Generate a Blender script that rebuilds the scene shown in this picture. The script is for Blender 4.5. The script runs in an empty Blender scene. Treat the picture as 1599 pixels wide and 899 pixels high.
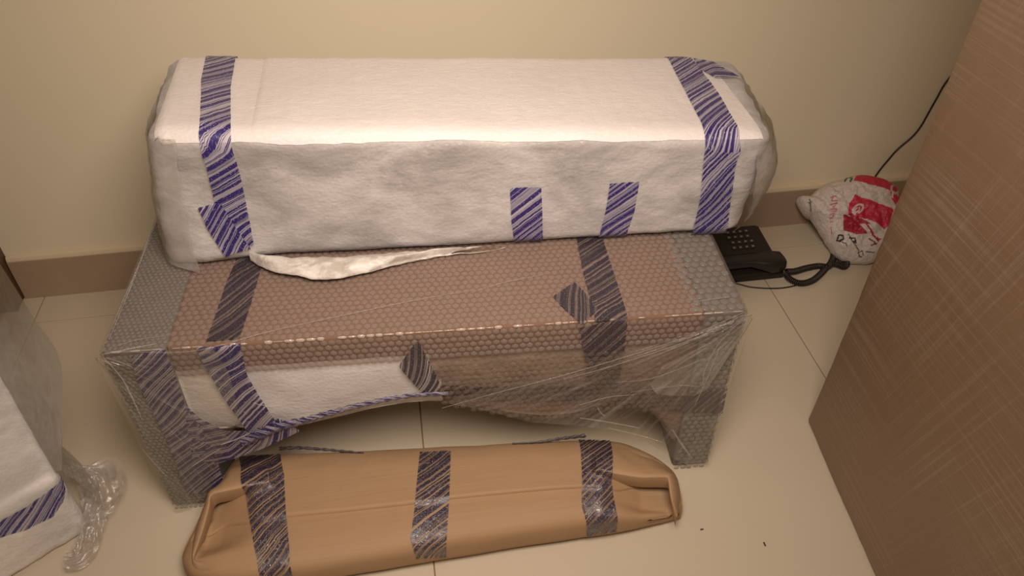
import bpy, math, random
import numpy as np
from mathutils import Vector, noise
from mathutils.bvhtree import BVHTree

# ------------------------------------------------------------------ camera, world, light
SC = bpy.context.scene
COL = SC.collection
CAM_P = np.array([0.01944, -1.47236, 1.15912])
PITCH, YAW, FPX = 0.71069, 0.15533, 1236.4
cam_d = bpy.data.cameras.new('camera')
cam_d.sensor_width = 36.0
cam_d.lens = FPX / 1599 * 36
cam_d.clip_start = 0.02
cam = bpy.data.objects.new('camera', cam_d)
cam.location = CAM_P
cam.rotation_euler = (math.pi / 2 - PITCH, 0, -YAW)
COL.objects.link(cam)
SC.camera = cam

world = bpy.data.worlds.new('world')
SC.world = world
world.use_nodes = True
world.node_tree.nodes['Background'].inputs['Color'].default_value = (1.0, 0.56, 0.22, 1)
world.node_tree.nodes['Background'].inputs['Strength'].default_value = 0.13


def area(name, loc, size, power, color, target):
    d = bpy.data.lights.new(name, 'AREA')
    d.shape = 'DISK'
    d.size = size
    d.energy = power
    d.color = color
    d.spread = math.radians(116)
    o = bpy.data.objects.new(name, d)
    o.location = loc
    o.rotation_euler = (Vector(target) - Vector(loc)).to_track_quat('-Z', 'Y').to_euler()
    COL.objects.link(o)
    return o


area('added_key_light', (0.11, -1.24, 1.36), 0.55, 9.5, (1.0, 0.85, 0.755), (0.06, -0.36, 0.25))  # added unseen soft light near the camera, placed to fit the brightness falloff

SC.view_settings.view_transform = 'Standard'
SC.view_settings.look = 'None'
SC.view_settings.gamma = 1
SC.view_settings.exposure = 0.0
SC.cycles.transparent_max_bounces = 24
SC.cycles.max_bounces = 8
SC.cycles.sample_clamp_indirect = 4

# ------------------------------------------------------------------ measuring helpers
_f = np.array([math.sin(YAW) * math.cos(PITCH), math.cos(YAW) * math.cos(PITCH), -math.sin(PITCH)])
_r = np.array([math.cos(YAW), -math.sin(YAW), 0.0])
_d = np.cross(_f, _r)


def ray(u, v):
    d = _r * ((u - 799.5) / FPX) + _d * ((v - 449.5) / FPX) + _f
    return d / np.linalg.norm(d)


def on(u, v, axis, val):
    d = ray(u, v)
    return CAM_P + (val - CAM_P[axis]) / d[axis] * d


def on_plane(u, v, p, n):
    d = ray(u, v)
    return CAM_P + np.dot(np.array(p) - CAM_P, n) / np.dot(d, n) * d


def hit(bvh, u, v):
    d = ray(u, v)
    r = bvh.ray_cast(Vector(CAM_P), Vector(d))
    if r[0] is not None:
        return np.array(r[0])
    best = None
    for t in np.linspace(0.6, 2.6, 160):
        q = bvh.find_nearest(Vector(CAM_P + t * d))
        if q[0] is not None and (best is None or q[3] < best[0]):
            best = (q[3], np.array(q[0]))
    return best[1]


# ------------------------------------------------------------------ object helpers
def tag(o, label=None, cat=None, group=None, kind=None):
    if label: o['label'] = label
    if cat: o['category'] = cat
    if group: o['group'] = group
    if kind: o['kind'] = kind
    return o


def thing(name, label, cat, loc, group=None):
    o = bpy.data.objects.new(name, None)
    o.empty_display_size = 0.05
    o.location = loc
    COL.objects.link(o)
    return tag(o, label, cat, group)


def root_loc(p):
    while p.parent is not None:
        p = p.parent
    return np.array(p.location)


def mesh(name, V, F, mat, parent=None, uv=None, smooth=True, loc=None, label=None, kind=None, col=None):
    """V in world coordinates; the object's origin is its root's base."""
    V = np.array(V, float)
    base = root_loc(parent) if parent is not None else (np.array(loc, float) if loc is not None else np.zeros(3))
    me = bpy.data.meshes.new(name)
    me.from_pydata((V - base).tolist(), [], [list(map(int, f)) for f in F])
    me.materials.append(mat)
    if smooth:
        me.polygons.foreach_set('use_smooth', [True] * len(me.polygons))
    if uv is not None:
        ul = me.uv_layers.new(name='UVMap')
        li = np.empty(len(me.loops), dtype=np.int32)
        me.loops.foreach_get('vertex_index', li)
        ul.data.foreach_set('uv', np.array(uv, np.float32)[li].ravel())
    if col is not None:
        ca = me.color_attributes.new('print', 'FLOAT_COLOR', 'POINT')
        ca.data.foreach_set('color', np.array(col, np.float32).ravel())
    me.update()
    o = bpy.data.objects.new(name, me)
    COL.objects.link(o)
    if parent is not None:
        o.parent = parent
    elif loc is not None:
        o.location = loc
    if label: o['label'] = label
    if kind: o['kind'] = kind
    return o


def grid_faces(nu, nv, close_u=False, close_v=False, off=0):
    F = []
    for i in range(nu if close_u else nu - 1):
        for j in range(nv if close_v else nv - 1):
            a = i * nv + j
            b = ((i + 1) % nu) * nv + j
            c = ((i + 1) % nu) * nv + (j + 1) % nv
            d = i * nv + (j + 1) % nv
            F.append((a + off, b + off, c + off, d + off))
    return F


def box(x0, x1, y0, y1, z0, z1, bev=0.0):
    """bevelled box as V, F"""
    if bev <= 0:
        V = [(x, y, z) for x in (x0, x1) for y in (y0, y1) for z in (z0, z1)]
        return V, [(0, 1, 3, 2), (4, 6, 7, 5), (0, 4, 5, 1), (2, 3, 7, 6), (0, 2, 6, 4), (1, 5, 7, 3)]
    C = np.zeros((2, 2, 2, 3))
    for i, x in enumerate((x0, x1)):
        for j, y in enumerate((y0, y1)):
            for k, z in enumerate((z0, z1)):
                C[i, j, k] = (x, y, z)
    return soft_box(C, bev, (1, 1, 1), 2)


def soft_box(C, r, cells, rc=4):
    """rounded box mapped onto 8 corners C[i,j,k]; cells = mid cells per axis, rc = cells in each rounded zone"""
    C = np.array(C, float)
    L = [np.linalg.norm(C[1, 0, 0] - C[0, 0, 0]), np.linalg.norm(C[0, 1, 0] - C[0, 0, 0]), np.linalg.norm(C[0, 0, 1] - C[0, 0, 0])]
    ax = []
    for a in range(3):
        rr = min(r, L[a] * 0.499)
        ax.append(np.concatenate([np.linspace(0, rr, rc + 1)[:-1], np.linspace(rr, L[a] - rr, cells[a] + 1), np.linspace(L[a] - rr, L[a], rc + 1)[1:]]))
    idx, V, F = {}, [], []

    def vert(i, j, k):
        key = (i, j, k)
        if key not in idx:
            p = np.array([ax[0][i], ax[1][j], ax[2][k]])
            rr = np.array([min(r, l * 0.499) for l in L])
            q = np.clip(p, rr, np.array(L) - rr)
            d = (p - q) / rr
            n = np.linalg.norm(d)
            if n > 1e-9:
                d = d / n * max(abs(d)) if False else d / n
                p = q + d * rr
            t = p / np.array(L)
            w = 0
            for a in (0, 1):
                for b in (0, 1):
                    for c in (0, 1):
                        w = w + C[a, b, c] * ((t[0] if a else 1 - t[0]) * (t[1] if b else 1 - t[1]) * (t[2] if c else 1 - t[2]))
            idx[key] = len(V)
            V.append(w)
        return idx[key]
    n = [len(a) - 1 for a in ax]
    for a in range(3):
        b, c = [(1, 2), (2, 0), (0, 1)][a]
        for side in (0, n[a]):
            for i in range(n[b]):
                for j in range(n[c]):
                    q = []
                    for (di, dj) in ((0, 0), (1, 0), (1, 1), (0, 1)):
                        k = [0, 0, 0]
                        k[a] = side; k[b] = i + di; k[c] = j + dj
                        q.append(vert(*k))
                    F.append(q if side else q[::-1])
    return np.array(V), F


def normals(V, F):
    N = np.zeros_like(V)
    F4 = np.array([list(f) if len(f) == 4 else list(f) + [f[-1]] for f in F])
    n = np.cross(V[F4[:, 2]] - V[F4[:, 0]], V[F4[:, 3]] - V[F4[:, 1]])
    for k in range(4):
        np.add.at(N, F4[:, k], n)
    return N / (np.linalg.norm(N, axis=1, keepdims=True) + 1e-12)


def nz(p, s, seed=0.0):
    return noise.noise(Vector((p[0] * s + seed, p[1] * s + seed * .7, p[2] * s - seed)))


def ridge(p, s, seed=0.0):
    return 1 - 2 * abs(nz(p, s, seed))


def bvh_of(V, F):
    return BVHTree.FromPolygons([Vector(v) for v in V], [list(map(int, f)) for f in F])


def resample(P, n):
    P = np.array(P, float)
    d = np.concatenate([[0], np.cumsum(np.linalg.norm(np.diff(P, axis=0), axis=1))])
    t = np.linspace(0, d[-1], n)
    return np.array([np.interp(t, d, P[:, k]) for k in range(P.shape[1])]).T


def smooth_path(P, n):
    """Catmull-Rom"""
    P = np.array(P, float)
    Q = np.vstack([2 * P[0] - P[1], P, 2 * P[-1] - P[-2]])
    out = []
    for i in range(1, len(Q) - 2):
        for t in np.linspace(0, 1, 12, endpoint=False):
            out.append(0.5 * ((2 * Q[i]) + (-Q[i - 1] + Q[i + 1]) * t + (2 * Q[i - 1] - 5 * Q[i] + 4 * Q[i + 1] - Q[i + 2]) * t * t + (-Q[i - 1] + 3 * Q[i] - 3 * Q[i + 1] + Q[i + 2]) * t ** 3))
    out.append(Q[-2])
    return resample(out, n)


def tube(P, r, seg=8, caps=True):
    P = np.array(P, float)
    n = len(P)
    T = np.gradient(P, axis=0)
    T /= np.linalg.norm(T, axis=1, keepdims=True) + 1e-12
    up = np.array([0, 0, 1.0]) if abs(T[0][2]) < .9 else np.array([1.0, 0, 0])
    V = []
    a = np.cross(T[0], up); a /= np.linalg.norm(a)
    R = np.broadcast_to(r, (n,))
    for i in range(n):
        a = a - np.dot(a, T[i]) * T[i]
        a /= np.linalg.norm(a) + 1e-12
        b = np.cross(T[i], a)
        for k in range(seg):
            th = 2 * math.pi * k / seg
            V.append(P[i] + R[i] * (a * math.cos(th) + b * math.sin(th)))
    F = grid_faces(n, seg, close_v=True)
    if caps:
        F.append(tuple(range(seg))[::-1])
        F.append(tuple((n - 1) * seg + k for k in range(seg)))
    return np.array(V), F


def tape(name, L, R, mat, parent, bvh=None, facecam=False, off=0.0018, step=0.004, nv=12, wrinkle=0.0004, seed=0.0, label=None, u0=0.0):
    n = max(6, int(np.linalg.norm(np.diff((np.array(L) + np.array(R)) / 2, axis=0), axis=1).sum() / step))
    L = np.array(L, float); R = np.array(R, float)
    mid = (L + R) / 2
    d = np.concatenate([[0], np.cumsum(np.linalg.norm(np.diff(mid, axis=0), axis=1))])
    t = np.linspace(0, d[-1], n)
    Lr = np.array([np.interp(t, d, L[:, k]) for k in range(3)]).T
    Rr = np.array([np.interp(t, d, R[:, k]) for k in range(3)]).T
    V, UV = [], []
    if facecam:
        dr = np.array([0, .45, -.893])
        G = np.zeros((n, nv, 3))
        for i in range(n):
            w = np.linalg.norm(Rr[i] - Lr[i])
            for j in range(nv):
                q0 = Lr[i] * (1 - j / (nv - 1)) + Rr[i] * (j / (nv - 1))
                h = bvh.ray_cast(Vector(q0 - dr * .12), Vector(dr))
                G[i, j] = np.array(h[0]) if h[0] is not None and np.linalg.norm(np.array(h[0]) - q0) < .05 else q0
                UV.append((u0 + t[i], j / (nv - 1) * w))
        for _ in range(5):                       # the tape bridges small hollows
            Gp = np.pad(G, ((1, 1), (1, 1), (0, 0)), mode='edge')
            sm = (Gp[:-2, 1:-1] + Gp[2:, 1:-1] + Gp[1:-1, :-2] + Gp[1:-1, 2:]) / 4
            a_ = G @ -dr; b_ = sm @ -dr
            G += np.maximum(b_ - a_, 0)[..., None] * -dr
        for i in range(n):
            for j in range(nv):
                p = G[i, j]
                V.append(p - dr * (off + wrinkle * (nz(p, 60, seed) + .8 * nz(p, 170, seed))))
        return mesh(name, V, grid_faces(n, nv), mat, parent, uv=UV, label=label)
    for i in range(n):
        w = np.linalg.norm(Rr[i] - Lr[i])
        for j in range(nv):
            s = j / (nv - 1)
            p = Lr[i] * (1 - s) + Rr[i] * s
            if bvh is not None:
                q = bvh.find_nearest(Vector(p))
                nn = np.array(q[1])
                if facecam and np.dot(nn, CAM_P - p) < 0: nn = -nn
                p = np.array(q[0]) + nn * (off + wrinkle * (nz(p, 60, seed) + .6 * nz(p, 160, seed)))
            V.append(p)
            UV.append((u0 + t[i], s * w))
    return mesh(name, V, grid_faces(n, nv), mat, parent, uv=UV, label=label)


# ------------------------------------------------------------------ materials
def newmat(name):
    m = bpy.data.materials.new(name)
    m.use_nodes = True
    nt = m.node_tree
    return m, nt, nt.nodes['Principled BSDF'], nt.nodes['Material Output']


def N(nt, kind, **kw):
    n = nt.nodes.new(kind)
    for k, v in kw.items():
        if hasattr(n, k) and k not in n.inputs:
            setattr(n, k, v)
        else:
            n.inputs[k].default_value = v
    return n


def lk(nt, a, b):
    nt.links.new(a, b)


def ramp(nt, src, stops, interp='LINEAR'):
    r = nt.nodes.new('ShaderNodeValToRGB')
    r.color_ramp.interpolation = interp
    e = r.color_ramp.elements
    while len(e) < len(stops):
        e.new(0.5)
    for k, (p, c) in enumerate(stops):
        e[k].position = p
        e[k].color = (c, c, c, 1) if isinstance(c, (int, float)) else (*c, 1)
    lk(nt, src, r.inputs[0])
    return r


def math_n(nt, op, a, b=None, c=None):
    n = nt.nodes.new('ShaderNodeMath')
    n.operation = op
    for k, x in enumerate((a, b, c)):
        if x is None: continue
        if isinstance(x, (int, float)): n.inputs[k].default_value = x
        else: lk(nt, x, n.inputs[k])
    return n.outputs[0]


def noise_n(nt, vec, scale, detail=2.0, rough=.5, dist=0.0):
    n = nt.nodes.new('ShaderNodeTexNoise')
    n.inputs['Scale'].default_value = scale
    n.inputs['Detail'].default_value = detail
    n.inputs['Roughness'].default_value = rough
    n.inputs['Distortion'].default_value = dist
    if vec is not None: lk(nt, vec, n.inputs['Vector'])
    return n.outputs[0]


def mapping(nt, vec, scale=(1, 1, 1), rot=(0, 0, 0)):
    m = nt.nodes.new('ShaderNodeMapping')
    m.inputs['Scale'].default_value = scale
    m.inputs['Rotation'].default_value = rot
    lk(nt, vec, m.inputs['Vector'])
    return m.outputs[0]


def bump(nt, h, strength, dist, prev=None):
    b = nt.nodes.new('ShaderNodeBump')
    b.inputs['Strength'].default_value = strength
    b.inputs['Distance'].default_value = dist
    lk(nt, h, b.inputs['Height'])
    if prev is not None: lk(nt, prev, b.inputs['Normal'])
    return b.outputs[0]


def mixc(nt, fac, a, b):
    m = nt.nodes.new('ShaderNodeMix')
    m.data_type = 'RGBA'
    if isinstance(fac, (int, float)): m.inputs[0].default_value = fac
    else: lk(nt, fac, m.inputs[0])
    for k, x in ((6, a), (7, b)):
        if isinstance(x, tuple): m.inputs[k].default_value = (*x, 1)
        else: lk(nt, x, m.inputs[k])
    return m.outputs[2]


def coord(nt, what='Object'):
    return nt.nodes.new('ShaderNodeTexCoord').outputs[what]


def simple(name, c, rough=.6, spec=.5, coat=0.0, bumps=None, var=None):
    m, nt, p, out = newmat(name)
    p.inputs['Base Color'].default_value = (*c, 1)
    p.inputs['Roughness'].default_value = rough
    p.inputs['Specular IOR Level'].default_value = spec
    p.inputs['Coat Weight'].default_value = coat
    co = coord(nt)
    if var:
        sc, amt = var
        f = noise_n(nt, co, sc, 4)
        lk(nt, mixc(nt, f, tuple(x * (1 - amt) for x in c), tuple(min(1, x * (1 + amt)) for x in c)), p.inputs['Base Color'])
    if bumps:
        nrm = None
        for sc, st, ds in bumps:
            nrm = bump(nt, noise_n(nt, co, sc, 3), st, ds, nrm)
        lk(nt, nrm, p.inputs['Normal'])
    return m


def m_foam(name, c_thick, c_thin, blotch=9.0, lo=.42, hi=.62):
    """white polythene foam under stretch film: thin places let the grey below show"""
    m, nt, p, out = newmat(name)
    co = coord(nt)
    st = mapping(nt, co, (1, 1.8, 1.8), (0, .5, .3))
    f = ramp(nt, noise_n(nt, st, blotch, 5, .6, .6), [(lo, 0.0), (hi, 1.0)]).outputs[0]
    fine = noise_n(nt, co, 260, 2)
    c = mixc(nt, f, c_thin, c_thick)
    c = mixc(nt, math_n(nt, 'MULTIPLY', fine, .22), c, tuple(x * .75 for x in c_thin))
    lk(nt, c, p.inputs['Base Color'])
    p.inputs['Roughness'].default_value = .62
    p.inputs['Sheen Weight'].default_value = .15
    w = nt.nodes.new('ShaderNodeTexVoronoi')
    w.inputs['Scale'].default_value = 170
    lk(nt, co, w.inputs['Vector'])
    nb = bump(nt, w.outputs['Distance'], .35, .0012)
    st2 = mapping(nt, co, (30, 120, 120), (0, .75, .2))
    nb = bump(nt, noise_n(nt, st2, 1.0, 4, .6, .4), .6, .0015, nb)
    lk(nt, nb, p.inputs['Normal'])
    p.inputs['Coat Weight'].default_value = .55
    p.inputs['Coat Roughness'].default_value = .16
    st3 = mapping(nt, co, (90, 260, 200), (0, .7, .4))
    cb = bump(nt, noise_n(nt, st3, 1.0, 3, .7, .5), 1.0, .004)
    lk(nt, cb, p.inputs['Coat Normal'])
    return m


def m_tape(name, ink=(.045, .03, .16), clear=.30, veil=(.62, .58, .68), k=.9, density=.50, crinkle=.5, seed=0.0, gloss=.7, fa=110.0, fb=420.0, wobble=.003):
    """clear packing tape with printed slanting stripes"""
    m, nt, p, out = newmat(name)
    uv = coord(nt, 'UV')
    sp = nt.nodes.new('ShaderNodeSeparateXYZ'); lk(nt, uv, sp.inputs[0])
    wob = noise_n(nt, uv, 55, 3)
    s = math_n(nt, 'ADD', sp.outputs[0], math_n(nt, 'MULTIPLY', sp.outputs[1], k))
    s = math_n(nt, 'ADD', s, math_n(nt, 'MULTIPLY', wob, wobble))
    s = math_n(nt, 'ADD', s, seed)
    def n1(scale, det):
        n = nt.nodes.new('ShaderNodeTexNoise'); n.noise_dimensions = '1D'
        n.inputs['Scale'].default_value = scale; n.inputs['Detail'].default_value = det
        lk(nt, s, n.inputs['W'])
        return n.outputs[0]
    a = ramp(nt, n1(fa, 0), [(density, 0.0), (density + .02, 1.0)]).outputs[0]
    b = ramp(nt, n1(fb, 1), [(.525, 0.0), (.545, 1.0)]).outputs[0]
    mask = math_n(nt, 'MAXIMUM', a, b)
    scr = ramp(nt, noise_n(nt, uv, 420, 3), [(.30, .35), (.42, 1.0)]).outputs[0]   # worn specks in the ink
    mask = math_n(nt, 'MULTIPLY', mask, scr)
    co = coord(nt)
    h = bump(nt, noise_n(nt, mapping(nt, co, (150, 190, 150)), 1.0, 3, .6, .8), crinkle, .003)
    lk(nt, mixc(nt, mask, veil, ink), p.inputs['Base Color'])
    p.inputs['Roughness'].default_value = .45
    p.inputs['Coat Weight'].default_value = gloss
    p.inputs['Coat Roughness'].default_value = .12
    lk(nt, h, p.inputs['Coat Normal'])
    lk(nt, math_n(nt, 'MAXIMUM', math_n(nt, 'MULTIPLY', mask, .99), clear), p.inputs['Alpha'])
    return m


def m_film(name, tint=(.97, .96, .93), grough=.12, base=.10, streak=.35, scale=(1, 1, 1), white=(.62, .58, .52), use_uv=True, bstr=.6, lo=.5, hi=.75):
    """stretch film: mostly clear, with milky folds and gloss"""
    m, nt, p, out = newmat(name)
    co = coord(nt, 'UV' if use_uv else 'Object')
    n = noise_n(nt, mapping(nt, co, scale), 1.0, 4, .6, .3)
    f = ramp(nt, n, [(lo, base), (hi, base + streak)]).outputs[0]
    p.inputs['Base Color'].default_value = (*white, 1)
    p.inputs['Roughness'].default_value = .22
    p.inputs['Specular IOR Level'].default_value = .8
    tr = nt.nodes.new('ShaderNodeBsdfTransparent'); tr.inputs[0].default_value = (*tint, 1)
    mx = nt.nodes.new('ShaderNodeMixShader')
    fr = nt.nodes.new('ShaderNodeLayerWeight'); fr.inputs[0].default_value = .5
    hb = bump(nt, n, bstr, .004)
    hb = bump(nt, noise_n(nt, co if use_uv else mapping(nt, co, (60, 60, 60)), 8.0, 3), .2, .002, hb)
    lk(nt, hb, fr.inputs['Normal']); lk(nt, hb, p.inputs['Normal'])
    gl = nt.nodes.new('ShaderNodeBsdfGlossy'); gl.inputs['Roughness'].default_value = grough
    lk(nt, hb, gl.inputs['Normal'])
    m2 = nt.nodes.new('ShaderNodeMixShader')
    lk(nt, f, mx.inputs[0]); lk(nt, tr.outputs[0], mx.inputs[1]); lk(nt, p.outputs[0], mx.inputs[2])
    lk(nt, math_n(nt, 'ADD', math_n(nt, 'MULTIPLY', math_n(nt, 'POWER', fr.outputs['Facing'], 4.0), .6), .05), m2.inputs[0]); lk(nt, mx.outputs[0], m2.inputs[1]); lk(nt, gl.outputs[0], m2.inputs[2])
    lk(nt, m2.outputs[0], out.inputs[0])
    return m


def m_bubble(name, tint, veil, fac):
    m, nt, p, out = newmat(name)
    p.inputs['Base Color'].default_value = (*veil, 1)
    p.inputs['Roughness'].default_value = .3
    tr = nt.nodes.new('ShaderNodeBsdfTransparent'); tr.inputs[0].default_value = (*tint, 1)
    mx = nt.nodes.new('ShaderNodeMixShader')
    lw = nt.nodes.new('ShaderNodeLayerWeight'); lw.inputs[0].default_value = .35
    f = math_n(nt, 'ADD', math_n(nt, 'MULTIPLY', lw.outputs['Facing'], .25), fac)
    lk(nt, f, mx.inputs[0]); lk(nt, tr.outputs[0], mx.inputs[1]); lk(nt, p.outputs[0], mx.inputs[2])
    lk(nt, mx.outputs[0], out.inputs[0])
    return m


def m_kraft():
    m, nt, p, out = newmat('kraft_paper')
    co = coord(nt)
    f = noise_n(nt, mapping(nt, co, (6, 260, 60)), 1.0, 3, .6)
    g = noise_n(nt, co, 14, 4)
    c = mixc(nt, f, (.31, .19, .094), (.385, .245, .13))
    c = mixc(nt, math_n(nt, 'MULTIPLY', g, .35), c, (.30, .18, .09))
    lk(nt, c, p.inputs['Base Color'])
    p.inputs['Roughness'].default_value = .7
    nb = bump(nt, f, .25, .0008)
    nb = bump(nt, noise_n(nt, co, 30, 4), .35, .003, nb)
    lk(nt, nb, p.inputs['Normal'])
    return m


def m_carton():
    """brown board carton seen through crossing bands of stretch film"""
    m, nt, p, out = newmat('stretch_wrapped_carton')
    co = coord(nt)
    base = mixc(nt, noise_n(nt, mapping(nt, co, (3, 3, 1.5)), 1.3, 4), (.20, .120, .066), (.25, .160, .094))
    def bands(rotx, sc, thr, seed):
        v = mapping(nt, mapping(nt, co, (1, 1, 1), (rotx, 0, 0)), (0.01, 1.2, sc))
        n = noise_n(nt, v, 1.0, 3, .65)
        return ramp(nt, n, [(thr, 0.0), (thr + .10, 1.0)]).outputs[0]
    a = bands(math.radians(4), 185, .50, 0)
    b = bands(math.radians(74), 190, .54, 3)
    am = ramp(nt, noise_n(nt, mapping(nt, co, (1, 1, 1)), 4.0, 2), [(.38, 0.0), (.6, 1.0)]).outputs[0]
    bm = ramp(nt, noise_n(nt, mapping(nt, co, (1, 1, 1), (1, 2, 0)), 5.0, 2), [(.42, 0.0), (.62, 1.0)]).outputs[0]
    s = math_n(nt, 'ADD', math_n(nt, 'MULTIPLY', a, math_n(nt, 'ADD', math_n(nt, 'MULTIPLY', am, .17), .03)), math_n(nt, 'MULTIPLY', b, math_n(nt, 'ADD', math_n(nt, 'MULTIPLY', bm, .13), .02)))
    c = mixc(nt, s, base, (.46, .37, .29))
    lk(nt, c, p.inputs['Base Color'])
    p.inputs['Roughness'].default_value = .5
    p.inputs['Coat Weight'].default_value = .35
    p.inputs['Coat Roughness'].default_value = .35
    lk(nt, bump(nt, s, .35, .002), p.inputs['Coat Normal'])
    lk(nt, bump(nt, s, .25, .002), p.inputs['Normal'])
    return m


M_wall = simple('wall_paint', (.70, .62, .45), .75, .2, bumps=[(90, .08, .002)], var=(1.5, .03))
M_cap = simple('skirting_mortar', (.60, .50, .34), .8, .2, bumps=[(60, .15, .003)], var=(9, .05))
M_skirt = simple('skirting_tile', (.34, .245, .165), .42, .4, var=(25, .08))
M_tile = simple('floor_tile', (.53, .455, .335), .34, .45, var=(3, .035), bumps=[(4, .02, .01)])
M_grout = simple('grout', (.26, .17, .09), .9, .1)
M_jamb = simple('dark_wood', (.10, .045, .022), .45, .5, var=(12, .2))
M_white = m_foam('white_foam_wrap', (.53, .495, .465), (.31, .285, .26), 6.5, .38, .62)
M_white_l = m_foam('white_foam_left', (.74, .70, .65), (.55, .52, .47), 6.5, .38, .62)
M_white_top = m_foam('white_foam_sheet', (.72, .665, .63), (.66, .61, .575), 5, .3, .7)
M_flap = m_foam('thin_foam_flap', (.72, .68, .62), (.42, .37, .31), 22)
M_tape_w = m_tape('striped_tape_on_white', ink=(.026, .014, .125), clear=.42, density=.51, crinkle=.25, veil=(.56, .52, .60), gloss=.3)
M_tape_b = m_tape('striped_tape_on_bubble_wrap', ink=(.028, .021, .030), clear=.22, veil=(.34, .27, .24), density=.47, seed=3.3, crinkle=.8, gloss=.25)
M_tape_l = m_tape('striped_tape_on_leg', ink=(.022, .014, .075), clear=.42, veil=(.58, .52, .53), density=.50, seed=5.3, crinkle=.7, gloss=.35)
M_tape_k = m_tape('striped_tape_on_kraft', k=1.1, ink=(.028, .02, .04), clear=.06, veil=(.62, .50, .38), fa=150.0, density=.47, seed=7.7, crinkle=1.0, gloss=1.0)
M_kraft = m_kraft()
M_kraft_in = simple('kraft_inside', (.30, .17, .08), .8, .2, var=(20, .15))
M_carton = m_carton()
M_board = simple('brown_cardboard', (.265, .155, .098), .75, .2, var=(7, .18))
M_greyfoam = simple('grey_foam', (.20, .18, .15), .8, .2, var=(30, .35))
M_greybub = simple('grey_foam_apron', (.21, .155, .115), .8, .2, var=(22, .35), bumps=[(120, .6, .004)])
M_bub_b = m_bubble('bubble_wrap_clear', (.90, .88, .86), (.62, .52, .47), .13)
M_bub_g = m_bubble('bubble_wrap_grey', (.84, .84, .82), (.42, .40, .37), .22)
M_sheet = m_bubble('bubble_sheet', (.78, .74, .71), (.40, .33, .28), .10)
M_film = m_film('stretch_film', base=.04, streak=.20, scale=(26, 1.6, 1))
M_film_fold = m_film('stretch_film_fold', base=.22, streak=.45, scale=(300, 4, 1), lo=.45, hi=.8, white=(.85, .80, .74))
M_film_bag = m_film('loose_film', grough=.32, base=.22, streak=.25, white=(.55, .49, .44), scale=(22, 22, 30), use_uv=False, bstr=.4, lo=.40)
M_film_milk = m_film('milky_stretch_film', base=.05, streak=.45, scale=(9, 2.5, 1), lo=.40, white=(.50, .46, .41))
M_film_end = m_film('cloudy_end_film', base=.30, streak=.35, scale=(30, 30, 30), use_uv=False, bstr=.4, lo=.35, white=(.60, .555, .51))
M_bub_a = m_bubble('bubble_wrap_apron', (.86, .82, .78), (.34, .27, .22), .12)
M_apron = m_foam('foam_strip', (.60, .555, .53), (.46, .42, .38), 4, .3, .7)
M_film_tent = m_film('milky_film', base=.50, streak=.20, scale=(7, 7, 3), use_uv=False, bstr=.5, lo=.3, hi=.75, white=(.36, .325, .28))
M_phone = simple('black_plastic', (.016, .012, .010), .42, .5)
M_phone2 = simple('black_plastic_matt', (.022, .016, .013), .6, .4)
M_key = simple('dark_key', (.05, .042, .036), .4, .5)
M_mark = simple('grey_mark', (.30, .26, .23), .5, .4)  # flat grey for the small marks on keys and handset
M_cable = simple('black_cable', (.02, .014, .010), .5, .5)
M_twig = simple('dark_scrap', (.06, .035, .02), .8, .2)

# ------------------------------------------------------------------ the room
floor = mesh('floor', *box(-2.6, 2.8, -3.6, 0.12, -.06, -.0025), M_grout, smooth=False)
tag(floor, kind='structure')
TX, TY, TJ = .8, 1.2, -.0957
tiles = {}
for ix in range(-3, 3):
    for iy in range(-3, 1):
        x0, x1 = ix * TX, (ix + 1) * TX
        if iy == 0:
            y0, y1 = TJ, .10
        else:
            y0, y1 = TJ + iy * TY, TJ + (iy + 1) * TY
        key = (round(y1 - y0, 3),)
        if key not in tiles:
            V, F = box(.0011, TX - .0011, .0011, y1 - y0 - .0011, -.02, 0, .0008)
            o = mesh('tile', V, F, M_tile, floor, smooth=False)
            tiles[key] = o
            o.location = (x0, y0, 0)
        else:
            o = tiles[key].copy(); COL.objects.link(o); o.parent = floor; o.location = (x0, y0, 0)

wall = mesh('wall_back', *box(-2.6, 2.8, 0.0, .14, -.02, 2.7), M_wall, smooth=False)
tag(wall, kind='structure')
sk = mesh('baseboard_back', *box(-.84, 2.8, -.012, .001, 0.0, .1015, .0012), M_skirt, smooth=False)
tag(sk, kind='structure')
V, F = soft_box([[[(-.84, -.0125, .101), (-.84, -.009, .1125)], [(-.84, .004, .101), (-.84, .004, .1155)]],
                 [[(2.8, -.0125, .101), (2.8, -.009, .1125)], [(2.8, .004, .101), (2.8, .004, .1155)]]], .0025, (120, 1, 1), 2)
nn = normals(V, F)
V = V + nn * np.array([[.0008 * nz(p, 25)] for p in V])
mesh('mortar_cap', V, F, M_cap, sk, label='cream mortar line along the top of the skirting tiles')
jb = mesh('trim_1', *box(-1.02, -.842, -.055, .01, 0, 2.1, .003), M_jamb, smooth=False)
tag(jb, 'dark brown wooden door jamb at the left end of the wall', kind='structure')

# ------------------------------------------------------------------ bubble-wrapped bench
TA = math.atan2(-.056, .924)
TO = np.array([-.427, -.615, 0.0])
TEX = np.array([math.cos(TA), math.sin(TA), 0]); TEY = np.array([-math.sin(TA), math.cos(TA), 0]); TEZ = np.array([0, 0, 1.0])
TL, TD, TH = .925, .42, .372
XA, XB = .088, .862


def T(X, Y, Z):
    return TO + TEX * X + TEY * Y + TEZ * Z


def TV(V):
    V = np.array(V, float)
    return TO + V[:, :1] * TEX + V[:, 1:2] * TEY + V[:, 2:3] * TEZ


def front(u, v, y=-.004):
    """pixel on the bench's front plane -> world"""
    return on_plane(u, v, TO + TEY * y, -TEY)


def tloc(p):
    q = np.array(p) - TO
    return np.array([np.dot(q, TEX), np.dot(q, TEY), q[2]])


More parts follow.
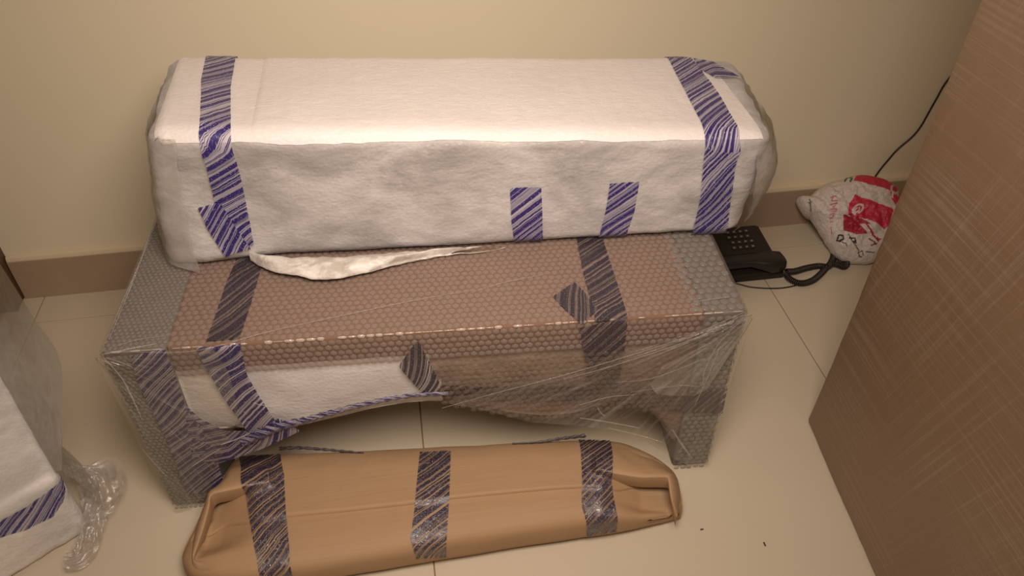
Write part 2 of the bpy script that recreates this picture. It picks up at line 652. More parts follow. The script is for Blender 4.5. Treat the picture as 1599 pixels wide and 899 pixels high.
bench = thing('wrapped_bench', 'low bench packed in bubble wrap with brown board top and grey ends', 'bench', tuple(T(TL / 2, TD / 2, 0)))
for xa, xb, taper in ((0, XA, 1), (XB, TL, -1)):
    V, F = box(xa, xb, 0, TD, 0.0, TH - .0005, .006)
    mesh('side_panel', TV(V), F, M_greyfoam, bench, label='grey foam padded end panel')
V, F = box(XA + .001, XB - .001, .001, TD - .001, .322, TH - .0008, .003)
mesh('board_top', TV(V), F, M_board, bench, label='brown cardboard covered bench top')

# aprons that hang under the top; lower edges follow the sagging wrap
def apron(name, low_px, x0, x1, mat, thick, label, yf=.002):
    low = np.array([tloc(front(*p))[[0, 2]] for p in low_px])
    n = 60
    xs = np.linspace(x0, x1, n)
    zl = np.interp(xs, low[:, 0], low[:, 1])
    ker = np.ones(5) / 5
    zl = np.convolve(np.pad(zl, 2, mode='edge'), ker, 'valid')
    m_ = 14
    V = []
    for side in (0, 1):
        for i in range(n):
            for j in range(m_):
                t = j / (m_ - 1)
                z = .324 * (1 - t) + zl[i] * t
                b = .006 * math.sin(math.pi * t) + .003 * nz((xs[i], z, side), 22)
                roll = thick * .5 * (max(0, t - .85) / .15) ** 2
                V.append((xs[i], (yf - b * .6 + roll) if side == 0 else (yf + thick - roll), z))
    k = n * m_
    F = [f[::-1] for f in grid_faces(n, m_)] + grid_faces(n, m_, off=k)
    for i in range(n - 1):
        F.append((i * m_ + m_ - 1, (i + 1) * m_ + m_ - 1, k + (i + 1) * m_ + m_ - 1, k + i * m_ + m_ - 1))
    for i in (0, n - 1):
        for j in range(m_ - 1):
            F.append((i * m_ + j, i * m_ + j + 1, k + i * m_ + j + 1, k + i * m_ + j))
    return mesh(name, TV(V), F, mat, bench, label=label)


apron('foam_apron', [(300, 680), (380, 676), (450, 676), (520, 661), (590, 644), (650, 635), (700, 634), (745, 640)], XA, .468, M_apron, .012, 'white foam strip sagging under the top')
apron('bubble_apron', [(640, 629), (680, 630), (745, 640), (800, 652), (850, 656), (900, 652), (940, 638), (985, 635), (1020, 650), (1042, 676), (1052, 700)], .453, XB, M_greybub, .010, 'brownish grey bubble wrap apron sagging under the top')


# bubbles: real domes on a film sheet, joined per face of the bench
def bubbles(name, o, ex, ey, en, w, h, mat, s=.0112, r=.0052, hh=.0026, keep=None, rowjit=0.0, label=None):
    ni = int(w / s); nj = int(h / (s * .94))
    V, F = [], []
    rnd = random.Random(5)
    SEG = 6
    for j in range(nj):
        for i in range(ni):
            x = (i + .5 + (.5 if j % 2 else 0) * .9) * s; y = (j + .5) * s * .94
            if x > w - r * .6: continue
            if keep and not keep(x, y): continue
            x += (rnd.random() - .5) * s * .12; y += (rnd.random() - .5) * s * .12
            hz = hh * (.40 + .60 * rnd.random())
            c = len(V)
            for (rr, zz) in ((r, 0), (r * .78, .75)):
                for k in range(SEG):
                    a = 2 * math.pi * (k + .5) / SEG
                    V.append(o + ex * (x + rr * math.cos(a)) + ey * (y + rr * math.sin(a)) + en * (zz * hz))
            V.append(o + ex * x + ey * y + en * hz)
            for k in range(SEG):
                k2 = (k + 1) % SEG
                F.append((c + k, c + k2, c + SEG + k2, c + SEG + k))
                F.append((c + SEG + k, c + SEG + k2, c + 2 * SEG))
    return mesh(name, V, F, mat, bench, kind='stuff', label=label)


def sheet(name, o, ex, ey, w, h, mat, parent=bench):
    V = [o, o + ex * w, o + ex * w + ey * h, o + ey * h]
    return mesh(name, V, [(0, 1, 2, 3)], mat, parent, smooth=False)


g = .0012
sheet('bubble_sheet', T(-.001, -g, TH + g), TEX, TEY, TL + .002, TD + .002, M_sheet)
bubbles('bubble_layer', T(XA, 0, TH + g), TEX, TEY, TEZ, XB - XA, TD, M_bub_b, label='clear bubble wrap over the brown top')
bubbles('bubble_layer', T(0, 0, TH + g), TEX, TEY, TEZ, XA, TD, M_bub_g, s=.0078, r=.0036, hh=.002, label='grey bubble wrap on the left end of the top')
bubbles('bubble_layer', T(XB - .02, 0, TH + g + .0008), TEX, TEY, TEZ, TL - XB + .018, TD, M_bub_g, s=.0135, r=.0064, hh=.0032, label='large grey bubble wrap on the right end of the top')
sheet('bubble_sheet', T(0, -.0045, .318), TEX, TEZ, TL, TH + g - .318, M_sheet)
bubbles('bubble_layer', T(XA, -.005, .318), TEX, TEZ, -TEY, XB - XA, TH - .318, M_bub_b, label='clear bubble wrap on the front edge')
bubbles('bubble_layer', T(.002, -.005, .0), TEX, TEZ, -TEY, XA - .004, TH, M_bub_g, s=.0078, r=.0036, hh=.002, label='grey bubble wrap on the left end front')
bubbles('bubble_layer', T(XB, -.005, .0), TEX, TEZ, -TEY, TL - XB, TH, M_bub_g, s=.0115, r=.0054, label='grey bubble wrap on the right end front')
bubbles('bubble_layer', T(-.002, 0, 0), TEY, TEZ, -TEX, TD, TH, M_bub_g, s=.0095, r=.0044, hh=.0009, label='grey bubble wrap on the left end outside')
bubbles('bubble_layer', T(TL + .002, 0, 0), TEY, TEZ, TEX, TD, TH, M_bub_g, hh=.0009, label='grey bubble wrap on the right end outside')
low_r = np.array([tloc(front(*p))[[0, 2]] for p in [(680, 628), (745, 640), (800, 652), (850, 656), (900, 652), (940, 638), (985, 635), (1020, 650)]])
bubbles('bubble_layer', T(.46, -.012, .17), TEX, TEZ, -TEY, XB - .46, .15, M_bub_a,
        keep=lambda x, y: .17 + y > np.interp(.46 + x, low_r[:, 0], low_r[:, 1]) + .008, label='clear bubble wrap on the apron')
# the bubble row pressed flat along the front top edge
V, F = [], []
rnd = random.Random(2)
x = .015
while x < TL - .02:
    w = .009 + .008 * rnd.random()
    kk = rnd.random() * (1.35 if .17 < x < .68 else .8)
    if kk < .22:
        x += w; continue
    c = len(V)
    for k in range(5):
        a = -math.pi * .05 + k / 4 * math.pi * .6
        for (xx, rr) in ((x, .0008), (x + w * .18, .0034 * kk), (x + w * .72, .0036 * kk), (x + w * .9, .0008)):
            V.append((xx, -.0045 - rr * math.sin(a + .5) * .8 + .0015, TH + .0005 + rr * math.cos(a + .2) * .9 - (0.0)))
    F += grid_faces(5, 4, off=c)
    x += w
M_edge = m_bubble('flattened_bubble_row', (.85, .80, .74), (.80, .70, .60), .40)
M_edge.node_tree.nodes['Principled BSDF'].inputs['Roughness'].default_value = .07
M_edge.node_tree.nodes['Principled BSDF'].inputs['Specular IOR Level'].default_value = 1.0
mesh('edge_bubble_row', TV(V), F, M_edge, bench, kind='stuff', label='shiny flattened bubble row along the front top edge')

# bench tapes (on the wrap)
BN = np.vstack([TV(box(-.003, TL + .003, -.010, TD + .003, 0, TH + .0045, .004)[0])])
bench_bvh = bvh_of(BN, box(-.003, TL + .003, -.010, TD + .003, 0, TH + .0045, .004)[1])
fr_pt = lambda u, v: front(u, v, -.010)
tp_pt = lambda u, v: on(u, v, 2, TH + .0045)


def btape(L, R, kind, mat, seed=0., label=None, **kw):
    f = fr_pt if kind == 'f' else tp_pt
    tape('tape_strip', [f(*p) for p in L], [f(*p) for p in R], mat, bench, bench_bvh, off=.0006, seed=seed, u0=seed, wrinkle=.0009, label=label, **kw)


btape([(395, 330), (372, 398), (354, 440), (337, 490), (322, 533)], [(445, 330), (413, 402), (407, 422), (393, 470), (374, 529)], 't', M_tape_b, 1.1, 'striped tape running back over the top, left')
btape([(303, 537), (318, 568), (350, 622), (378, 662), (388, 676)], [(372, 527), (386, 585), (405, 618), (430, 656), (438, 668)], 'f', M_tape_l, 2.7, 'striped tape folded down the front, left')
btape([(205, 556), (214, 596), (240, 645), (262, 690), (292, 772)], [(257, 543), (275, 590), (290, 632), (332, 692), (352, 762)], 'f', M_tape_l, 4.2, 'wide striped tape down the left end panel')
btape([(286, 628), (316, 655), (352, 672), (395, 672), (436, 652)], [(300, 712), (330, 726), (362, 716), (410, 700), (470, 672)], 'f', M_tape_l, 6.1, 'bunched striped tape between end panel and apron')
btape([(622, 571), (640, 592), (660, 615)], [(652, 530), (673, 568), (694, 613)], 'f', M_tape_b, 8.3, 'short striped tape piece on the front edge')
btape([(898, 340), (902, 382), (912, 430), (925, 478), (930, 502)], [(936, 340), (944, 382), (960, 430), (978, 486), (980, 497)], 't', M_tape_b, 9.4, 'striped tape running back over the top, right')
btape([(905, 511), (914, 560), (919, 616)], [(980, 496), (974, 555), (962, 614)], 'f', M_tape_b, 11.2, 'striped tape folded down the front, right')
btape([(863, 463), (885, 486), (908, 506)], [(897, 440), (913, 456), (934, 484)], 't', M_tape_b, 12.9, 'small striped tape corner on the top')
btape([(690, 600), (760, 604), (850, 600), (940, 607), (1040, 616), (1136, 606)], [(690, 618), (760, 624), (850, 626), (940, 622), (1050, 640), (1128, 645)], 'f', M_tape_b, 14.6, 'crumpled striped tape along the apron')

# rope of twisted tape along the apron
def rope(name, P, r, mat, parent, n=140, tw=420, label=None, flat=.55, u0=0):
    P = smooth_path(P, n)
    Tn = np.gradient(P, axis=0); Tn /= np.linalg.norm(Tn, axis=1, keepdims=True)
    d = np.concatenate([[0], np.cumsum(np.linalg.norm(np.diff(P, axis=0), axis=1))])
    V, UV = [], []
    R = np.interp(np.linspace(0, 1, n), np.linspace(0, 1, len(r)), r)
    for i in range(n):
        a = np.cross(Tn[i], [0, 0, 1.0]); a /= np.linalg.norm(a); b = np.cross(a, Tn[i])
        for k in range(8):
            th = 2 * math.pi * k / 8
            rr = R[i] * (1 + .22 * math.cos(2 * th + d[i] * tw))
            V.append(P[i] + a * rr * flat * math.cos(th) + b * rr * math.sin(th)); UV.append((u0 + d[i] + .004 * k, .004 * k))
    F = grid_faces(n, 8, close_v=True)
    return mesh(name, V, F, mat, parent, uv=UV, label=label)


rope('twisted_tape', [front(*p, y=-.013) for p in [(380, 690), (430, 668), (480, 655), (540, 638), (600, 624), (655, 616), (700, 614)]], [.010, .009, .0065, .0052, .0045, .004, .004], M_tape_l, bench, label='dark twisted rope of tape along the foam strip')

# stretch film drawn from the top corners over the front
def fan(name, corner, bpx, mat, ppos, nth=150, nr=36, amp=.006, yoff=.010, flip=1):
    c = tloc(corner)
    B = np.array([tloc(front(*p)) for p in bpx])
    B = resample(B, nth)
    V, UV = [], []
    for i in range(nth):
        L = np.linalg.norm(B[i] - c)
        th = i / (nth - 1)
        for j in range(nr):
            s = j / (nr - 1)
            p = c * (1 - s) + B[i] * s
            pl = nz((th * 26, s * .7, ppos), 1) + .6 * nz((th * 60, s * 1.1, ppos), 1)
            y = -yoff - .004 - amp * (pl + .8) * math.sin(math.pi * min(1, s * 1.15 + .02)) ** .7 * .6
            y -= .0
            V.append((p[0], y, p[2])); UV.append((th, s * L * 3))
    F = grid_faces(nth, nr)
    return mesh(name, TV(V), F, mat, bench, uv=UV, label='crinkled clear stretch film pulled to a corner')


fan('film_layer', T(TL + .002, -.006, TH + .003), [(690, 620), (760, 634), (830, 652), (905, 657), (960, 668), (1010, 684), (1045, 706), (1072, 719), (1106, 719)], M_film, 1.0)
fan('film_layer', T(-.002, -.006, TH + .003), [(330, 528), (360, 575), (375, 640), (350, 700), (330, 760), (300, 785), (277, 795)], M_film, 5.0)


fan('film_layer', T(TL + .002, -.008, TH + .002), [(1030, 560), (1012, 590), (1022, 604), (1050, 606), (1080, 606), (1100, 596), (1112, 570), (1126, 545)], M_film_milk, 9.0, nth=60, nr=24, amp=.004, yoff=.016)


def fold(P, w, y=-.024, mat=M_film_fold, flat=False, name='film_fold', seed=0):
    """narrow doubled pleat of film"""
    Q = smooth_path(P, 40)
    Tn = np.gradient(Q, axis=0); Tn /= np.linalg.norm(Tn, axis=1, keepdims=True)
    nrm = TEZ if flat else -TEY
    V, UV = [], []
    for i in range(40):
        a = np.cross(Tn[i], nrm)
        s = i / 39
        ww = w * (.35 + .65 * math.sin(math.pi * (s * .9 + .05))) * (1 + .3 * nz((s * 9, seed, 0), 1))
        for k, (o, hgt) in enumerate(((-1, 0), (-.4, .35), (.3, .6), (1, .1))):
            V.append(Q[i] + a * ww * o + nrm * hgt * w * .9); UV.append((k * .33 + seed, s * 2))
    return mesh(name, V, grid_faces(40, 4), mat, bench, uv=UV)


for q, (pts, w) in enumerate([
        ([(1163, 487), (1060, 530), (900, 580), (780, 612), (690, 637)], .0010),
        ([(1160, 492), (1080, 530), (960, 570), (880, 592)], .0010),
        ([(1162, 495), (1120, 540), (1100, 580), (1095, 602), (1060, 602), (985, 612)], .0009),
        ([(1100, 560), (1020, 590), (960, 597)], .0009),
        ([(905, 632), (950, 620), (990, 616)], .0010),
        ([(905, 652), (950, 659), (998, 668)], .0014),
        ([(950, 668), (1000, 680), (1034, 690)], .0014),
        ([(1050, 670), (1062, 690), (1078, 712)], .0016),
        ([(933, 636), (938, 644), (945, 650)], .0010),
        ([(1085, 632), (1100, 600), (1125, 540)], .0009),
        ([(160, 553), (200, 545), (245, 536)], .0012),
        ([(162, 558), (190, 590), (207, 622), (222, 655)], .0012),
        ([(165, 558), (190, 566), (207, 573)], .0008),
        ([(300, 728), (325, 712), (345, 700)], .0011),
        ([(345, 694), (368, 686), (390, 676)], .0014),
        ([(396, 628), (405, 632), (418, 632)], .0012),
        ([(222, 700), (240, 722), (262, 745)], .0007)]):
    fold([front(*p, y=-.026) for p in pts], w, seed=q * 1.7)
for q, (pts, w) in enumerate([
        ([(160, 548), (300, 548), (430, 515), (640, 470), (740, 452)], .0007),
        ([(172, 543), (215, 530), (258, 524)], .0006),
        ([(740, 455), (790, 440), (850, 428)], .0007),
        ([(1090, 470), (1110, 467), (1140, 463)], .0010),
        ([(245, 330), (215, 420), (170, 530)], .0012),
        ([(236, 370), (205, 440), (175, 510)], .0009)]):
    fold([on(*p, 2, TH + .007) for p in pts], w, flat=True, seed=q * 2.3)

# ------------------------------------------------------------------ white foam package on the bench
ZB = TH + .0042
C = np.zeros((2, 2, 2, 3))
C[0, 0, 0] = (-.368, -.425, ZB); C[1, 0, 0] = (.548, -.498, ZB)
C[0, 0, 1] = (-.327, -.450, .612); C[1, 0, 1] = (.566, -.503, .560)
C[0, 1, 1] = (-.338, -.186, .610); C[1, 1, 1] = (.612, -.232, .560)
C[0, 1, 0] = (-.355, -.175, ZB); C[1, 1, 0] = (.592, -.235, ZB)
V, F = soft_box(C, .024, (150, 40, 34), 5)
nn = normals(V, F)
D = []
for p in V:
    endf = math.exp(-((p[0] + .35) / .05) ** 2) + math.exp(-((p[0] - .58) / .06) ** 2)
    q = (p[0] * 1.0 + p[2] * .9, p[1] * 1.3, p[2] * 1.6 - p[0] * .3)
    tf = max(0, min(1, (p[2] - .50) / .06)) if nn[len(D)][2] > .6 else 0
    d = .0030 * nz(p, 7, 2.) + (.0008 + .0026 * endf) * (1 - .7 * tf) * ridge(q, 15, 4.) + .0005 * ridge(q, 45, 9.)
    D.append(d if p[2] > ZB + .004 else min(d, 0) * .2)
V = V + nn * np.array(D)[:, None]
V[:, 2] = np.maximum(V[:, 2], ZB - .0004)
# front lower left corner slumps forward, lower right tucks in
for i, p in enumerate(V):
    w = max(0, 1 - abs((p[0] + .30) / .13)) * max(0, 1 - (p[2] - ZB) / .12) * (1 if p[1] < -.33 else 0)
    V[i, 1] -= .022 * w
    mid = math.exp(-((p[0] + .02) / .22) ** 2) * max(0, 1 - (p[2] - ZB) / .16) * (1 if p[1] < -.33 else 0)
    V[i, 1] -= .008 * mid
pk = thing('foam_package', 'long box-shaped package wrapped in white foam lying on top of the bench', 'package', (.1, -.35, ZB))
mesh('foam_wrap', V, F, M_white, pk)
pk_bvh = bvh_of(V, F)

# upper foam sheet, a second layer over the top face
def over_sheet(name, uvrange, xs, mat, thick, label):
    n, m_ = max(30, int((xs[1] - xs[0]) / .0045)), 84
    P = np.zeros((n, m_, 3)); Q = np.zeros((n, m_, 3))
    for i in range(n):
        for j in range(m_):
            x = xs[0] + (xs[1] - xs[0]) * i / (n - 1)
            t = j / (m_ - 1)
            yf = -.455 + (-.050) * (x + .32) / .89
            yb = yf + .265
            s = t * (.262 + .06)
            if s < .262:
                p0 = (x, yf + .006 + s * .985, .70); dr = (0, 0, -1)
            else:
                p0 = (x + .0, yb + .05, .60 - (x + .33) * .055 - (s - .262)); dr = (0, -1, 0)
            h = pk_bvh.ray_cast(Vector(p0), Vector(dr))
            if i == 0 and j == 0:
                pos, nr_ = np.array([x, yf + .01, .60]), np.array([0, 0, 1.0])
            if h[0] is not None and not (s < .262 and h[0][2] < .52) and not (s >= .262 and h[0][1] < yb - .06):
                pos = np.array(h[0]); nr_ = np.array(h[1])
            edge = min(1, min(i + .4, (n - 1 - i) / 8.0)) * min(1, (j + .3) / 9.0)
            w = .0008 * nz((x * 60, t * 2, 0), 1) + .0010 * nz((x * 8, t * 3, 3), 1)
            P[i, j] = pos + nr_ * (.0011 + (thick + w) * edge) 
            Q[i, j] = pos + nr_ * .0003
    V = np.vstack([P.reshape(-1, 3)])
    return mesh(name, V, grid_faces(n, m_), mat, pk, label=label)


over_sheet('foam_sheet', None, (-.188, .553), M_white_top, .0030, 'pinkish white upper foam layer over the top')
over_sheet('foam_sheet', None, (-.319, -.186), M_white_top, .0022, 'lower foam layer on the left end of the top')


def ptape(L, R, mat, seed=0., label=None, pre=None, post=None, off=.0026, **kw):
    Lp = [hit(pk_bvh, *p) for p in L]; Rp = [hit(pk_bvh, *p) for p in R]
    if pre:
        Lp = [Lp[0] + np.array(d) for d in pre] + Lp; Rp = [Rp[0] + np.array(d) for d in pre] + Rp
    tape('tape_strip', Lp, Rp, mat, pk, pk_bvh, off=off, seed=seed, u0=seed, label=label, **kw)


back = [(0, .03, -.16), (0, .03, -.08), (0, .02, -.02)]
ptape([(322, 84), (315, 130), (313, 200), (324, 260), (337, 318), (353, 397)], [(369, 86), (361, 140), (362, 205), (376, 270), (388, 330), (397, 378)], M_tape_w, 0.5, 'blue and white striped tape round the left end', pre=back, off=.0058)
ptape([(310, 321), (330, 362), (352, 397)], [(345, 312), (368, 350), (392, 384)], M_tape_w, 1.7, 'short overlapping striped tape end', off=.0066)
ptape([(1042, 96), (1070, 150), (1098, 212), (1093, 300), (1077, 366)], [(1078, 91), (1120, 150), (1148, 198), (1145, 270), (1131, 362)], M_tape_w, 2.9, 'blue and white striped tape round the right end', pre=back, off=.0065)
ptape([(1082, 96), (1112, 101), (1150, 124)], [(1090, 112), (1118, 127), (1160, 131)], M_tape_w, 4.4, 'striped tape wrapped across the back right corner', off=.0062)
ptape([(796, 292), (798, 340), (803, 381)], [(845, 290), (847, 340), (846, 379)], M_tape_w, 5.2, 'short striped tape on the lower front, left')
ptape([(952, 285), (945, 330), (932, 374)], [(998, 282), (990, 330), (976, 371)], M_tape_w, 6.8, 'short striped tape on the lower front, right')

# loose flap of foam spilling onto the bench
top_px = [(388, 392), (430, 400), (480, 402), (545, 399), (620, 394), (700, 388), (800, 381)]
low_px = [(392, 408), (425, 426), (462, 433), (505, 440), (560, 430), (625, 410), (700, 398), (803, 383)]
A = smooth_path([on(*p, 2, ZB + z_) for p, z_ in zip(top_px, (.018, .022, .022, .020, .017, .013, .007))], 90)
B = smooth_path([on(*p, 2, ZB + z_) for p, z_ in zip(low_px, (.006, .007, .007, .007, .006, .005, .003))], 90)
V = []
m_ = 20
for i in range(90):
    inner = A[i].copy()
    for j in range(m_):
        t = j / (m_ - 1)
        if t < .6:
            s = t / .6
            p = inner * (1 - s) + B[i] * s
            p = p + np.array([0, 0, .007 * math.sin(math.pi * s)])
        else:                                   # rolled lip and the lower layer going back under
            s = (t - .6) / .4
            a = math.pi * s
            lip = B[i] + np.array([0, -.002 * math.sin(a), -.0035 * (1 - math.cos(a)) / 2 * 1.4])
            p = lip * (1 - s * .9) + (inner * [1, 1, 0] + np.array([0, .0, ZB + .001])) * s * .9
        p = p + np.array([0, .0015, .0015]) * (nz(p, 40, 1.) + .5 * nz(p, 110, 2.)) + np.array([0, -.001, .003]) * ridge(p, 26, 3.) * math.sin(math.pi * min(1, t * 1.1)) * min(1, (89 - i) / 20)
        p[2] = max(p[2], ZB + .0006)
        V.append(p)
mesh('foam_flap', V, grid_faces(90, m_), M_flap, pk, label='loose ruffled flap of foam hanging from the lower edge')

# cloudy film loosely covering the right end and left end
def end_film(name, P, label):
    """P: rows of world points"""
    rows = [smooth_path(r, 30) for r in P]
    rows = np.array(rows)
    n = 24
    G = np.array([smooth_path(rows[:, k], n) for k in range(30)])
    V = []
    for k in range(30):
        for i in range(n):
            p = G[k, i]
            V.append(p + np.array([1, -.5, .3]) * .003 * (ridge(p, 30, 3.) - .3))
    return mesh(name, V, grid_faces(30, n), M_film_end, pk, label=label)


end_film('end_film', [
    [(.604, -.27, .552), (.590, -.36, .558), (.572, -.490, .562), (.540, -.515, .545)],
    [(.618, -.26, .50), (.606, -.38, .50), (.596, -.478, .495), (.545, -.518, .480)],
    [(.604, -.27, .44), (.600, -.39, .44), (.592, -.468, .430), (.548, -.515, .420)],
    [(.588, -.27, ZB + .006), (.588, -.38, ZB + .010), (.578, -.462, ZB + .012), (.530, -.505, ZB + .010)]], 'cloudy loose film over the right end')
end_film('end_film', [
    [(-.338, -.235, .598), (-.336, -.33, .606), (-.328, -.448, .612), (-.29, -.458, .606)],
    [(-.360, -.22, .54), (-.352, -.33, .54), (-.344, -.440, .54), (-.30, -.458, .54)],
    [(-.368, -.22, .46), (-.366, -.33, .46), (-.358, -.436, .46), (-.31, -.460, .46)],
    [(-.364, -.22, ZB + .003), (-.372, -.33, ZB + .003), (-.368, -.430, ZB + .01), (-.31, -.470, ZB + .003)]], 'cloudy loose film over the left end')

# ------------------------------------------------------------------ kraft paper parcel
kp = thing('kraft_parcel', 'flat brown kraft paper parcel with three tape bands on the floor before the bench', 'parcel', (.01, -.71, 0))
#           front x, y        back x, y        height
ST = [(-.386, -.742, -.352, -.630, .046), (-.378, -.765, -.334, -.606, .060), (-.352, -.788, -.312, -.568, .070), (-.28, -.803, -.262, -.572, .074), (-.10, -.808, -.095, -.590, .076),
      (.05, -.803, .05, -.606, .078), (.20, -.800, .205, -.620, .078), (.30, -.793, .322, -.636, .076), (.365, -.786, .378, -.668, .070), (.402, -.780, .412, -.700, .058), (.412, -.776, .420, -.716, .045)]
ST = np.array(ST)
ST[4:7, 1] += .007
nS, nK = 150, 72
S = smooth_path(ST, nS)
V = []
for i in range(nS):
    fx, fy, bx, by, h = S[i]
    cx_, cy_ = (fx + bx) / 2, (fy + by) / 2
    hx, hy = (bx - fx) / 2, (by - fy) / 2
    for k in range(nK):
        th = 2 * math.pi * k / nK
        c, s = math.cos(th), math.sin(th)
        e = .52 - .27 * max(0, 1 - i / 22) - .15 * max(0, 1 - (nS - 1 - i) / 16)
        w = math.copysign(abs(c) ** e, c)
        z = math.copysign(abs(s) ** (.62 if s > 0 else .45), s)
        p = np.array([cx_ + hx * w, cy_ + hy * w, h / 2 + h / 2 * z])
        if s > 0:
            p[2] += .0012 * nz(p, 9, 1.) * s - .0035 * (1 - abs(w)) * 0
        V.append(p)
F = grid_faces(nS, nK, close_v=True)
for i, rev in ((0, 0), (nS - 1, 1)):
    c = len(V)
    V.append(np.mean([V[i * nK + k] for k in range(nK)], axis=0))
    for k in range(nK):
        a, b = i * nK + k, i * nK + (k + 1) % nK
        F.append((a, b, c) if rev else (b, a, c))
V = np.array(V)
V[:, 2] = np.maximum(V[:, 2], .0008)
nn = normals(V, F)
V = V + nn * np.array([[(.0009 * ridge(p, 12, 6.)) if p[2] > .004 else 0] for p in V])
# the paper sinks into a pocket behind each folded end
PK = [[(400, 736), (318, 750), (300, 872), (404, 850)], [(940, 726), (1052, 734), (1061, 809), (940, 806)]]
for poly in PK:
    Q = np.array([on(*p, 2, .070)[:2] for p in poly])
    for i, p in enumerate(V):
        if p[2] < .036: continue
        k_ = 1.0
        for a, wdt in enumerate((.006, .006, .035, .065)):
            A_, B_ = Q[a], Q[(a + 1) % 4]
            e_ = B_ - A_; n_ = np.array([-e_[1], e_[0]]) / np.linalg.norm(e_)
            if np.dot(Q.mean(0) - A_, n_) < 0: n_ = -n_
            k_ *= max(0, min(1, np.dot(p[:2] - A_, n_) / wdt))
        V[i, 2] -= .034 * k_ * (p[2] / .075)
nn2 = normals(V, F)
if nn2[np.argmax(V[:, 2])][2] < 0:
    F = [tuple(f)[::-1] for f in F]
mesh('paper_wrap', V, F, M_kraft, kp)
k_bvh = bvh_of(V, F)

# upper paper flap whose long edge makes the seam
seam = [(312, 836), (352, 827), (392, 820), (447, 811), (540, 802), (650, 790), (702, 783), (780, 775), (906, 765), (960, 770), (1000, 764), (1040, 757)]
Sm = smooth_path([hit(k_bvh, *p) for p in seam], 130)
V = []
m_ = 26
for i in range(130):
    x, y = Sm[i][0], Sm[i][1]
    yb = np.interp(x, ST[:, 2], ST[:, 3]) - .012
    for j in range(m_):
        t = j / (m_ - 1)
        yy = y * (1 - t) + yb * t
        h = k_bvh.ray_cast(Vector((x, yy, .3)), Vector((0, 0, -1)))
        z = h[0][2] if h[0] is not None else .05
        lift = .0003 if j == 0 else .0052
        if j == 0: yy += .0035
        lift *= 1 - .8 * max(0, t - .7) / .3
        V.append((x, yy, z + lift + .0006 * nz((x * 6, yy * 20, 0), 1) * (j > 0)))
V = np.array(V)
Ff = [tuple(f)[::-1] for f in grid_faces(130, m_)]
fl_ = mesh('paper_flap', V, grid_faces(130, m_), M_kraft, kp, label='upper kraft flap ending in a long seam')
flap_bvh = bvh_of(V, grid_faces(130, m_))


# folded paper gussets round the end pockets
def gusset(name, outer, inner, zi, drop, label):
    n = 60
    O = smooth_path([hit(k_bvh, *p) for p in outer], n)
    I = smooth_path([on(*p, 2, z) for p, z in zip(inner, zi)], n)
    V = []
    rows = 10
    for i in range(n):
        o = O[i].copy(); q = I[i].copy()
        q[2] = max(q[2], o[2] + .004)
        for j in range(rows):
            t = j / (rows - 1)
            p = o * (1 - t) + q * t
            p[2] = o[2] + (q[2] - o[2]) * (1 - (1 - t) ** 1.7)
            p = p + np.array([0, 0, .0028 * ridge((p[0] * 1.2, p[1] * .8, .3), 26, 2.) * math.sin(math.pi * t)])
            V.append(p)
        out = q - o; out[2] = 0
        out /= np.linalg.norm(out) + 1e-9
        V.append(q + out * .0010 - np.array([0, 0, .0018]))
        V.append(q - out * .009 - np.array([0, 0, drop]))
    m2 = rows + 2
    return mesh(name, V, grid_faces(n, m2), M_kraft, kp, label=label)


gusset('end_fold', [(420, 704), (385, 708), (352, 724), (330, 745), (316, 775), (305, 830), (300, 880), (330, 893)],
       [(420, 752), (388, 758), (350, 766), (330, 772), (326, 790), (318, 820), (304, 872), (322, 884)],
       [.090, .094, .098, .098, .094, .084, .062, .050], .040, 'folded kraft paper round the left end pocket')
gusset('end_fold', [(930, 684), (965, 688), (1010, 704), (1045, 724), (1060, 745), (1063, 780), (1060, 810)],
       [(930, 733), (960, 738), (1000, 744), (1040, 744), (1044, 750), (1048, 775), (1057, 806)],
       [.094, .097, .099, .098, .094, .084, .060], .040, 'folded kraft paper round the right end pocket')

UV_, UF_ = [], []
for o_k in kp.children:
    off_ = len(UV_); b_ = np.array(kp.location)
    UV_ += [np.array(v.co) + b_ for v in o_k.data.vertices]
    UF_ += [[i_ + off_ for i_ in p_.vertices] for p_ in o_k.data.polygons]
kall_bvh = bvh_of(UV_, UF_)


def ktape(L, R, seed, label, off=.0035):
    Lp = [hit(kall_bvh, *p) for p in L]; Rp = [hit(kall_bvh, *p) for p in R]
    tape('tape_band', Lp, Rp, M_tape_k, kp, kall_bvh, facecam=True, off=off, seed=seed, u0=seed, wrinkle=.0012, label=label, nv=16, step=.003)


ktape([(372, 706), (378, 730), (386, 775), (393, 820), (402, 870), (414, 915)], [(440, 703), (444, 740), (447, 800), (452, 850), (457, 897), (462, 930)], 20.3, 'crinkled striped tape band near the left end')
ktape([(656, 706), (651, 755), (647, 800), (641, 840), (650, 872)], [(704, 704), (702, 765), (699, 820), (697, 850), (697, 870)], 23.1, 'crinkled striped tape band round the middle')
ktape([(902, 683), (908, 735), (908, 790), (915, 842)], [(953, 680), (956, 735), (960, 790), (960, 836)], 26.4, 'crinkled striped tape band near the right end')
rope('tape_twist', [on(*p, 2, .072) for p in [(436, 700), (470, 699), (510, 702), (545, 705), (568, 707)]], [.004, .0035, .003, .002], M_tape_k, kp, n=70, label='twisted tape end along the back edge, left', u0=3)
rope('tape_twist', [on(*p, 2, .078) for p in [(800, 692), (840, 690), (880, 684), (915, 680)]], [.0015, .0025, .0035, .004], M_tape_k, kp, n=70, label='twisted tape end along the back edge, right', u0=9)

